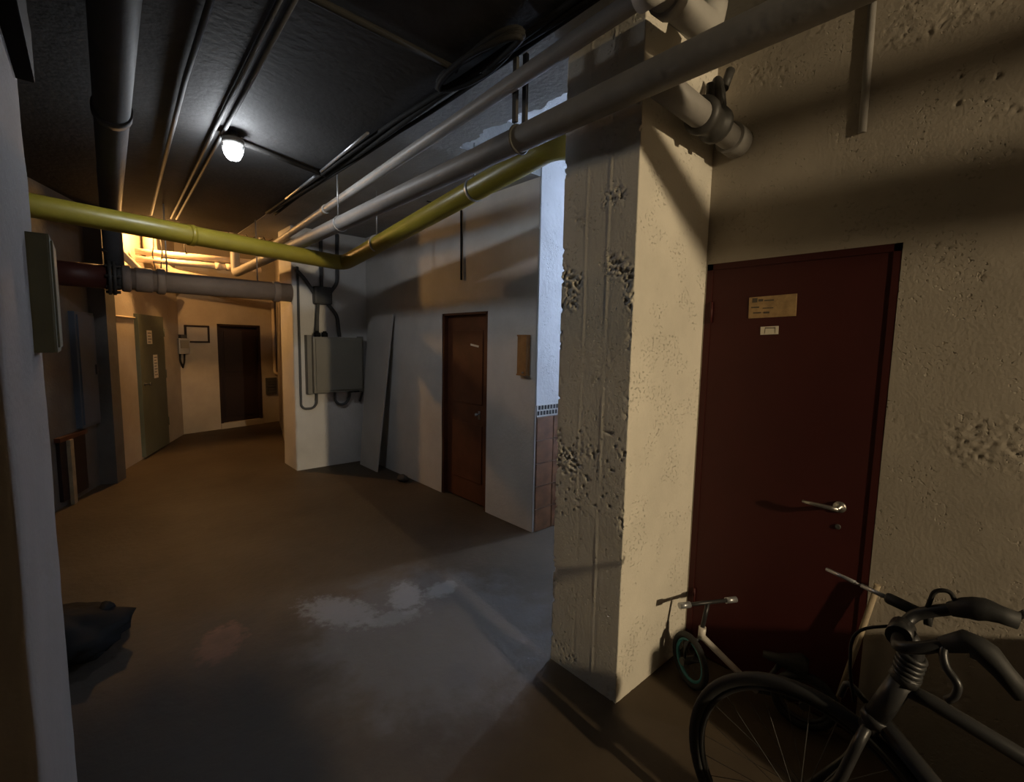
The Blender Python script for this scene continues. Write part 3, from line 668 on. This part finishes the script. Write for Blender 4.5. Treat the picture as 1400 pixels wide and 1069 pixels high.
for pts in ([(2.08, 5.85, 2.04), (2.07, 5.86, 1.85), (2.05, 5.81, 1.70)], [(2.20, 5.85, 2.04), (2.32, 5.87, 1.90), (2.34, 5.86, 1.64)], [(2.13, 5.86, 2.23), (2.14, 5.88, 2.9)], [(2.22, 5.86, 2.16), (2.33, 5.88, 2.30), (2.34, 5.88, 2.9)], [(2.04, 5.86, 2.16), (1.94, 5.88, 2.32), (1.83, 5.86, 2.42)]):
    t = MB(); t.tube(pts, 0.022, 10, 0.06); t.build('cable', 'conduit', e)

# leaning board
t = MB()
V = [(2.545, 5.255, 0.0), (2.545, 5.73, 0.0), (2.685, 5.74, 1.91), (2.685, 5.09, 1.91)]
nn = Vector((-0.997, 0, 0.073))*0.016
t.add([Vector(v) for v in V]+[Vector(v)+nn for v in V], [(0, 1, 2, 3), (7, 6, 5, 4), (0, 3, 7, 4), (3, 2, 6, 7), (2, 1, 5, 6), (1, 0, 4, 5)])
tag(t.build('board', 'board'), 'tall white board leaning in the corner beside the cabinet', 'board')
# narrow wooden box right of brown door
e = empty('wooden_box', (2.70, 2.86, 1.335), 'narrow wooden box on the white wall right of the brown door', 'box')
t = MB(); t.box((2.675, 2.805, 1.345), (2.72, 2.915, 1.665)); t.build('box_body', 'wood_light', e, bevel=0.003)
for z in (1.660, 1.333):
    t = MB(); t.box((2.672, 2.800, z), (2.72, 2.920, z+0.014)); t.build('box_rim', 'wood_light', e, bevel=0.002)
t = MB(); t.lathe((2.676, 2.84, 1.36), (-1, 0, 0), [(0.007, 0), (0.007, 0.01)], 10); t.build('knob', 'zinc', e)
# rag by the wall
t = MB(); bm_pts = []
def lump(mb, c, r, seed, nu=18, nv=10, amp=0.35):
    V = []
    for j in range(nv+1):
        ph = PI*j/nv
        for i in range(nu):
            a = 2*PI*i/nu
            d = np.array([math.sin(ph)*math.cos(a), math.sin(ph)*math.sin(a), math.cos(ph)])
            kx = 1+amp*(float(fbm(np.array([d[0]*2.3+seed]), np.array([d[1]*2.3]), np.array([d[2]*2.3]), 3, seed)[0])-0.45)*2
            p = d*kx*np.array(r); V.append((c[0]+p[0], c[1]+p[1], max(0.002, c[2]+p[2])))
    F = [(j*nu+i, (j+1)*nu+i, (j+1)*nu+(i+1) % nu, j*nu+(i+1) % nu) for j in range(nv) for i in range(nu)]
    mb.add(V, F, True)
lump(t, (2.60, 4.74, 0.03), (0.06, 0.09, 0.045), 5)
tag(t.build('rag', 'rag'), 'small dark crumpled rag on the floor left of the brown door', 'rag')

# things on the slanting left wall
e = empty('wall_cabinet', obl(-0.35, 0.66, 0), 'blue grey metal cabinet on the dark left wall', 'cabinet')
t = MB(); oblbox(t, -0.60, -0.02-0.21, 0.68, 1.83, -0.005, 0.05); t.build('cabinet_body', 'blue_grey', e, bevel=0.006)
t = MB(); oblbox(t, -0.575, -0.255, 0.71, 1.80, 0.05, 0.064); t.build('cabinet_door', 'blue_grey', e, bevel=0.004)
t = MB(); oblbox(t, -0.30, -0.28, 1.2, 1.3, 0.064, 0.08); t.build('latch', 'dark_metal', e)
e = empty('floor_hatch', obl(-0.75, 0, 0), 'low wooden hatch with pale upright by the dark left wall', 'hatch')
t = MB(); oblbox(t, -0.98, -0.52, 0.06, 0.64, -0.005, 0.03); t.build('hatch_panel', 'dark_door', e, bevel=0.003)
t = MB(); oblbox(t, -0.87, -0.81, 0.0, 0.62, 0.03, 0.06); o = t.build('upright', 'wood_grey', e); o['label'] = 'pale upright strip'
t = MB(); oblbox(t, -1.0, -0.5, 0.62, 0.66, -0.005, 0.045); t.build('top_rail', 'brown_wood', e)
# meter box and frame on far wall
e = empty('meter_box', farpt(1.09, 1.3, 0), 'small grey meter box in the far left corner', 'box')
t = MB(); farbox(t, 1.02, 1.17, 1.33, 1.58, 0.0, 0.14); t.build('box_body', 'zinc', e, bevel=0.008)
t = MB(); farbox(t, 1.06, 1.13, 1.58, 1.64, 0.02, 0.12); t.build('top_cap', 'dark_metal', e, bevel=0.006)
t = MB(); farbox(t, 1.035, 1.155, 1.42, 1.55, 0.14, 0.148); t.build('meter_glass', 'cabinet_grey', e)
t = MB(); t.tube([farpt(1.06, 1.33, 0.06), farpt(1.06, 1.22, 0.05), farpt(1.10, 1.12, 0.03)], 0.014, 8, 0.04); t.tube([farpt(1.12, 1.33, 0.06), farpt(1.12, 1.2, 0.05), farpt(1.10, 1.10, 0.03)], 0.012, 8, 0.04); t.build('cable', 'cable_black', e)
e = empty('picture_frame', farpt(1.34, 1.51, 0), 'small dark framed panel on the far wall left of the dark door', 'frame')
t = MB(); farbox(t, 1.17, 1.50, 1.53, 1.78, 0.0, 0.015); t.build('frame_panel', 'plaster_far', e)
t = MB(); farbox(t, 1.155, 1.515, 1.77, 1.80, 0, 0.03); farbox(t, 1.155, 1.515, 1.51, 1.54, 0, 0.03); farbox(t, 1.155, 1.18, 1.51, 1.80, 0, 0.03); farbox(t, 1.49, 1.515, 1.51, 1.80, 0, 0.03); t.build('frame_border', 'dark_door', e)
e = empty('vent_box', farpt(2.54, 0.54, 0), 'small dark vent low on the far wall right of the dark door', 'vent')
t = MB(); farbox(t, 2.44, 2.64, 0.54, 0.86, 0, 0.03); t.build('vent_frame', 'dark_metal', e, bevel=0.004)
for kk in range(5):
    t = MB(); farbox(t, 2.46, 2.62, 0.58+kk*0.052, 0.60+kk*0.052, 0.03, 0.042); t.build('slat', 'dark_metal', e)
pipe('wall_pipe', [farpt(2.60, 2.4, 0.04), farpt(2.60, 0.95, 0.04), farpt(2.68, 0.93, 0.04)], 0.028, 'pipe_cream', 'vertical pipe on the far wall right of the dark door', 'pipe', 0.05, 12)

# fuse box on the near pillar, black box over it
e = empty('fuse_box', (-0.10, 1.90, 1.55), 'dark olive fuse box on the side of the near left pillar', 'box')
t = MB(); t.box((-0.125, 1.80, 1.55), (-0.066, 1.995, 1.87)); t.build('box_body', 'green_paint', e, bevel=0.006)
t = MB(); t.box((-0.068, 1.815, 1.565), (-0.061, 1.98, 1.855)); t.build('box_lid', 'green_paint', e, bevel=0.003)
e = empty('trunking_box', (-0.095, 1.6, 2.29), 'black cable trunking high on the near left pillar', 'trunking')
t = MB(); t.box((-0.125, 1.22, 2.285), (-0.074, 1.90, 2.42)); t.build('trunking_body', 'black_plastic', e, bevel=0.004)
t = MB(); t.box((-0.123, 1.84, 2.42), (-0.078, 1.89, HC)); t.build('riser', 'black_plastic', e, bevel=0.003)

# black sack behind the near pillar
e = empty('black_sack', (-0.15, 3.15, 0), 'black plastic sack on the floor behind the near left pillar', 'sack')
t = MB(); lump(t, (-0.18, 3.14, 0.08), (0.25, 0.27, 0.11), 9, 28, 16, 0.5); t.build('sack_body', 'black_plastic', e)
t = MB(); t.tube([(-0.06, 3.10, 0.11), (-0.03, 3.13, 0.155), (0.0, 3.17, 0.175)], [0.05, 0.024, 0.036], 10); t.build('sack_neck', 'black_plastic', e)

# ================================================================== BICYCLE near the red door
BX = 1.43
def wheel(parent, c, axis, R_, tyre_r, rim_mat, spokes=28, name='wheel'):
    c = Vector(c); axis = Vector(axis).normalized()
    t = MB(); t.ring(c, axis, R_-tyre_r, tyre_r, 56, 10); wt = t.build(name, 'black_rubber', parent)
    t = MB(); t.ring(c, axis, R_-2.2*tyre_r, tyre_r*0.55, 56, 6); t.build('rim', rim_mat, wt)
    ref = Vector((0, 0, 1)); u = (ref-axis*ref.dot(axis)).normalized(); v = axis.cross(u)
    t = MB()
    for i in range(spokes):
        a = 2*PI*i/spokes; d_ = u*math.cos(a)+v*math.sin(a); s_ = 0.03 if i % 2 else -0.03
        t.tube([c+axis*s_*min(1, R_/0.3)+d_*0.018, c+d_*(R_-2.2*tyre_r)], 0.0012, 4, caps=False)
    o = t.build('spokes', 'dark_metal', wt); o['kind'] = 'stuff'
    t = MB(); t.tube([c-axis*0.045, c+axis*0.045], 0.018, 12); t.build('hub', 'dark_metal', wt)
    return wt
bk = empty('bicycle', (BX, -0.2, 0), 'black drop handlebar bicycle standing in front of the red door', 'bicycle')
FWc = Vector((BX, 0.33, 0.335)); RWc = Vector((BX, -0.66, 0.335)); BB = Vector((BX, -0.27, 0.275))
H0 = Vector((BX, 0.190, 0.675)); H1 = Vector((BX, 0.142, 0.815)); SEAT = Vector((BX, -0.44, 0.70)); CL = Vector((BX-0.01, 0.158, 0.925)); ST = Vector((BX, 0.130, 0.89))
wheel(bk, FWc, (1, 0, 0), 0.335, 0.019, 'bike_black'); wheel(bk, RWc, (1, 0, 0), 0.335, 0.019, 'bike_black')
t = MB()
t.tube([H1+Vector((0, 0.012, -0.03)), H1+Vector((0, -0.05, -0.035)), SEAT+Vector((0, 0.01, -0.04))], 0.017, 12)
t.tube([H0+Vector((0, 0, 0.01)), BB], 0.022, 12); t.tube([BB, SEAT], 0.017, 12)
for s_ in (-1, 1):
    t.tube([BB+Vector((0.02*s_, -0.02, 0)), RWc+Vector((0.055*s_, 0, 0))], 0.010, 8)
    t.tube([SEAT+Vector((0.015*s_, 0, -0.04)), RWc+Vector((0.055*s_, 0, 0))], 0.009, 8)
t.build('frame', 'bike_black', bk)
t = MB(); t.tube([H0, H1], 0.026, 14); t.lathe(H0, (H0-H1), [(0.03, -0.012), (0.03, 0.012)], 14); t.lathe(H1, (H1-H0), [(0.03, -0.012), (0.03, 0.012)], 14); t.build('head_tube', 'bike_black', bk)
t = MB()
t.tube([H0, H0+Vector((0, 0.012, -0.035))], 0.024, 10)
for s_ in (-1, 1):
    t.tube([H0+Vector((0, 0.01, -0.02)), H0+Vector((0.052*s_, 0.02, -0.05)), H0+Vector((0.055*s_, 0.05, -0.18)), FWc+Vector((0.052*s_, 0, 0))], 0.013, 10, 0.03)
t.build('fork', 'bike_black', bk)
t = MB(); t.tube([H1, ST, CL-Vector((0, 0.01, 0))], 0.021, 12, 0.02); t.lathe(CL-Vector((0.03, 0, 0)), (1, 0, 0), [(0.026, 0), (0.026, 0.06)], 14); t.build('stem', 'bike_black', bk)
# corrugated rings at the steerer
t = MB()
for i in range(5): t.ring(H1+(ST-H1)*(0.1+0.17*i), (H1-H0), 0.025, 0.006, 18, 6)
o = t.build('headset_rings', 'bike_black', bk); o['kind'] = 'stuff'
# handlebar: two arms bent back from the clamp, each with grip and brake lever
ARMS = ([CL, (1.375, 0.157, 0.922), (1.340, 0.150, 0.925), (1.338, 0.110, 0.945), (1.362, 0.045, 0.985), (1.358, 0.012, 0.975), (1.352, -0.040, 0.925)],
        [CL, (1.455, 0.155, 0.935), (1.475, 0.142, 0.955), (1.480, 0.102, 0.983), (1.482, 0.058, 1.008), (1.482, 0.024, 1.020), (1.487, -0.022, 1.015)])
for k_, arm in enumerate(ARMS):
    pts = [Vector(p) for p in arm]
    t = MB(); t.tube(pts, 0.0135, 12, 0.03); hb = t.build('handlebar', 'bike_black', bk)
    g = MB(); g.tube([pts[3]+(pts[4]-pts[3])*0.45, pts[4], pts[4]+(pts[5]-pts[4])*0.5, pts[5], pts[5]+(pts[6]-pts[5])*0.5, pts[6]+(pts[6]-pts[5])*0.12], [0.016, 0.023, 0.026, 0.025, 0.020, 0.019], 12); g.build('grip', 'black_rubber', hb)
    l = MB(); q = pts[4]
    if k_ == 0: l.tube([q, q+Vector((-0.02, 0.035, -0.020)), q+Vector((-0.04, 0.025, -0.055)), q+Vector((-0.05, 0.000, -0.075)), q+Vector((-0.05, 0.004, -0.105)), q+Vector((-0.05, 0.016, -0.120))], 0.008, 8, 0.02)
    else: l.tube([q, q+Vector((0.01, -0.03, 0.028)), q+Vector((0.01, -0.055, 0.020)), q+Vector((0.012, -0.085, 0.014)), q+Vector((0.012, -0.095, 0.028))], 0.008, 8, 0.02)
    l.build('brake_lever', 'bike_black', hb)
t = MB(); t.tube([(1.477, 0.122, 0.975), (1.478, 0.112, 1.03), (1.480, 0.084, 1.04), (1.481, 0.07, 1.005)], 0.005, 8, 0.03); t.build('cable_loop', 'cable_black', bk)
t = MB(); t.tube([CL+Vector((0.03, 0.01, 0)), CL+Vector((0.02, 0.10, -0.05)), Vector((BX, 0.25, 0.76)), Vector((BX, 0.235, 0.69))], 0.004, 6, 0.05); t.build('brake_cable', 'cable_black', bk)
t = MB(); t.tube([Vector((BX+0.02, 0.21, 0.69)), Vector((BX+0.03, 0.26, 0.72)), Vector((BX+0.03, 0.27, 0.67))], 0.008, 8, 0.02); t.build('brake_calliper', 'dark_metal', bk)
# rod with a dark sleeve strapped across the bar
ro0, ro1 = Vector((1.595, 0.358, 0.95)), Vector((1.496, 0.125, 0.953))
rd = MB(); rd.tube([ro0, ro0+(ro1-ro0)*0.33], 0.0055, 10); rd.tube([ro0+(ro1-ro0)*0.33, ro0+(ro1-ro0)*0.41], 0.0035, 8); rd.tube([ro0+(ro1-ro0)*0.40, ro0+(ro1-ro0)*0.7], 0.006, 10)
rr = rd.build('rod', 'zinc', bk); rr['label'] = 'thin metal rod with dark sleeve sticking out over the handlebar'
g = MB(); g.tube([ro0+(ro1-ro0)*0.66, ro0+(ro1-ro0)*0.68, ro1], [0.013, 0.0145, 0.013], 12); g.tube([ro1, ro1+Vector((0, -0.015, 0))], 0.022, 12); g.build('sleeve', 'black_rubber', rr)
sd = MB(); sd.tube([SEAT, SEAT+Vector((0, -0.02, 0.10))], 0.013, 10); sd.build('seat_post', 'chrome', bk)
sd = MB(); s0 = SEAT+Vector((0, -0.03, 0.12))
sd.tube([s0+Vector((0, 0.16, 0.0)), s0+Vector((0, 0.08, 0.005)), s0+Vector((0, 0, 0.006)), s0+Vector((0, -0.08, 0.008)), s0+Vector((0, -0.11, 0.01))], [0.018, 0.025, 0.04, 0.066, 0.05], 14); sd.build('saddle', 'black_rubber', bk)
cr = MB(); cr.ring(BB+Vector((0.05, 0, 0)), (1, 0, 0), 0.09, 0.006, 32, 6); cr.tube([BB-Vector((0.07, 0, 0)), BB+Vector((0.07, 0, 0))], 0.018, 12)
for s_ in (-1, 1): cr.tube([BB+Vector((0.065*s_, 0, 0)), BB+Vector((0.075*s_, 0.09*s_, -0.14*s_))], 0.011, 8); cr.obox(BB+Vector((0.075*s_-(0.09 if s_ < 0 else 0), 0.09*s_-0.04, -0.14*s_-0.01)), (0.09, 0, 0), (0, 0.08, 0), (0, 0, 0.02))
cr.build('crankset', 'dark_metal', bk)
ks = MB(); ks.tube([BB+Vector((-0.03, -0.05, 0.0)), BB+Vector((-0.16, -0.10, -0.277))], 0.008, 8); ks.build('kickstand', 'dark_metal', bk)

# ================================================================== child's bicycle by the pillar
hd = Vector((-0.28, 0.96, 0)).normalized(); sdv = Vector((hd.y, -hd.x, 0))
F0 = Vector((2.035, 0.965, 0.125))
ck = empty('child_bicycle', (2.10, 0.75, 0), 'small white framed child bicycle with teal wheel in the corner by the pillar', 'bicycle')
axf = (Matrix.Rotation(R(-42), 3, 'Z') @ sdv)
wf = wheel(ck, F0, axf, 0.125, 0.015, 'teal', 12)
t = MB(); t.ring(F0+axf*0.012, axf, 0.104, 0.006, 40, 8); o = t.build('teal_rim', 'teal', wf); o['label'] = 'teal rim'
RB = F0-hd*0.46; wheel(ck, RB, sdv, 0.125, 0.017, 'dark_metal', 12)
HT = Vector((2.058, 0.925, 0.300)); HB_ = HT+Vector((0.004, 0.004, -0.058))
t = MB(); t.tube([HB_, HT], 0.0165, 14); t.tube([HT+Vector((0, 0, -0.045)), Vector((2.145, 0.70, 0.07))], 0.0145, 12)
t.build('frame', 'white_enamel', ck)
t = MB(); t.tube([HT, HT+Vector((0.03, -0.005, 0.112))], 0.010, 10)
for s_ in (-1, 1): t.tube([HB_, F0+axf*0.03*s_+Vector((0, 0, 0.09)), F0+axf*0.03*s_], 0.007, 8)
t.build('fork', 'bike_black', ck)
g0 = HT+Vector((0.03, -0.005, 0.112)); axb = Vector((0.87, -0.49, 0)).normalized()
t = MB(); t.tube([g0-axb*0.13, g0, g0+axb*0.13], 0.009, 10); t.build('handlebar', 'bike_black', ck)
for s_ in (-1, 1):
    t = MB(); t.tube([g0+axb*0.095*s_, g0+axb*0.15*s_], 0.014, 12); t.build('grip', 'zinc', ck)
t = MB(); t.tube([RB+Vector((0, 0, 0)), Vector((2.145, 0.70, 0.07)), Vector((2.16, 0.62, 0.24))], 0.012, 8); t.build('rear_stay', 'bike_black', ck)
t = MB(); s0 = Vector((2.163, 0.60, 0.26)); t.tube([s0+hd*0.09, s0+hd*0.03, s0-hd*0.05, s0-hd*0.08], [0.014, 0.022, 0.05, 0.035], 12); t.build('saddle', 'black_rubber', ck)

# stick leaning on the wall right of the door
t = MB(); t.tube([(2.225, 0.447, 0.0), (2.262, 0.335, 0.68)], 0.011, 10); tag(t.build('wooden_stick', 'wood_grey'), 'wooden stick leaning against the right edge of the red door', 'stick')

# unseen box added by the right wall to shade the lower door and bicycles
e = empty('shade_box', (1.98, -0.95, 0), 'unseen tall brown box added by the right wall to shade the lower door and bicycles', 'box')
t = MB(); t.box((1.64, -1.20, 0.0), (2.22, -0.72, 0.94)); t.build('box_body', 'wood_grey', e, bevel=0.006)
for x0, x1 in ((1.642, 1.928), (1.932, 2.218)):
    t = MB(); t.box((x0, -1.198, 0.94), (x1, -0.722, 0.945)); t.build('flap', 'wood_grey', e)
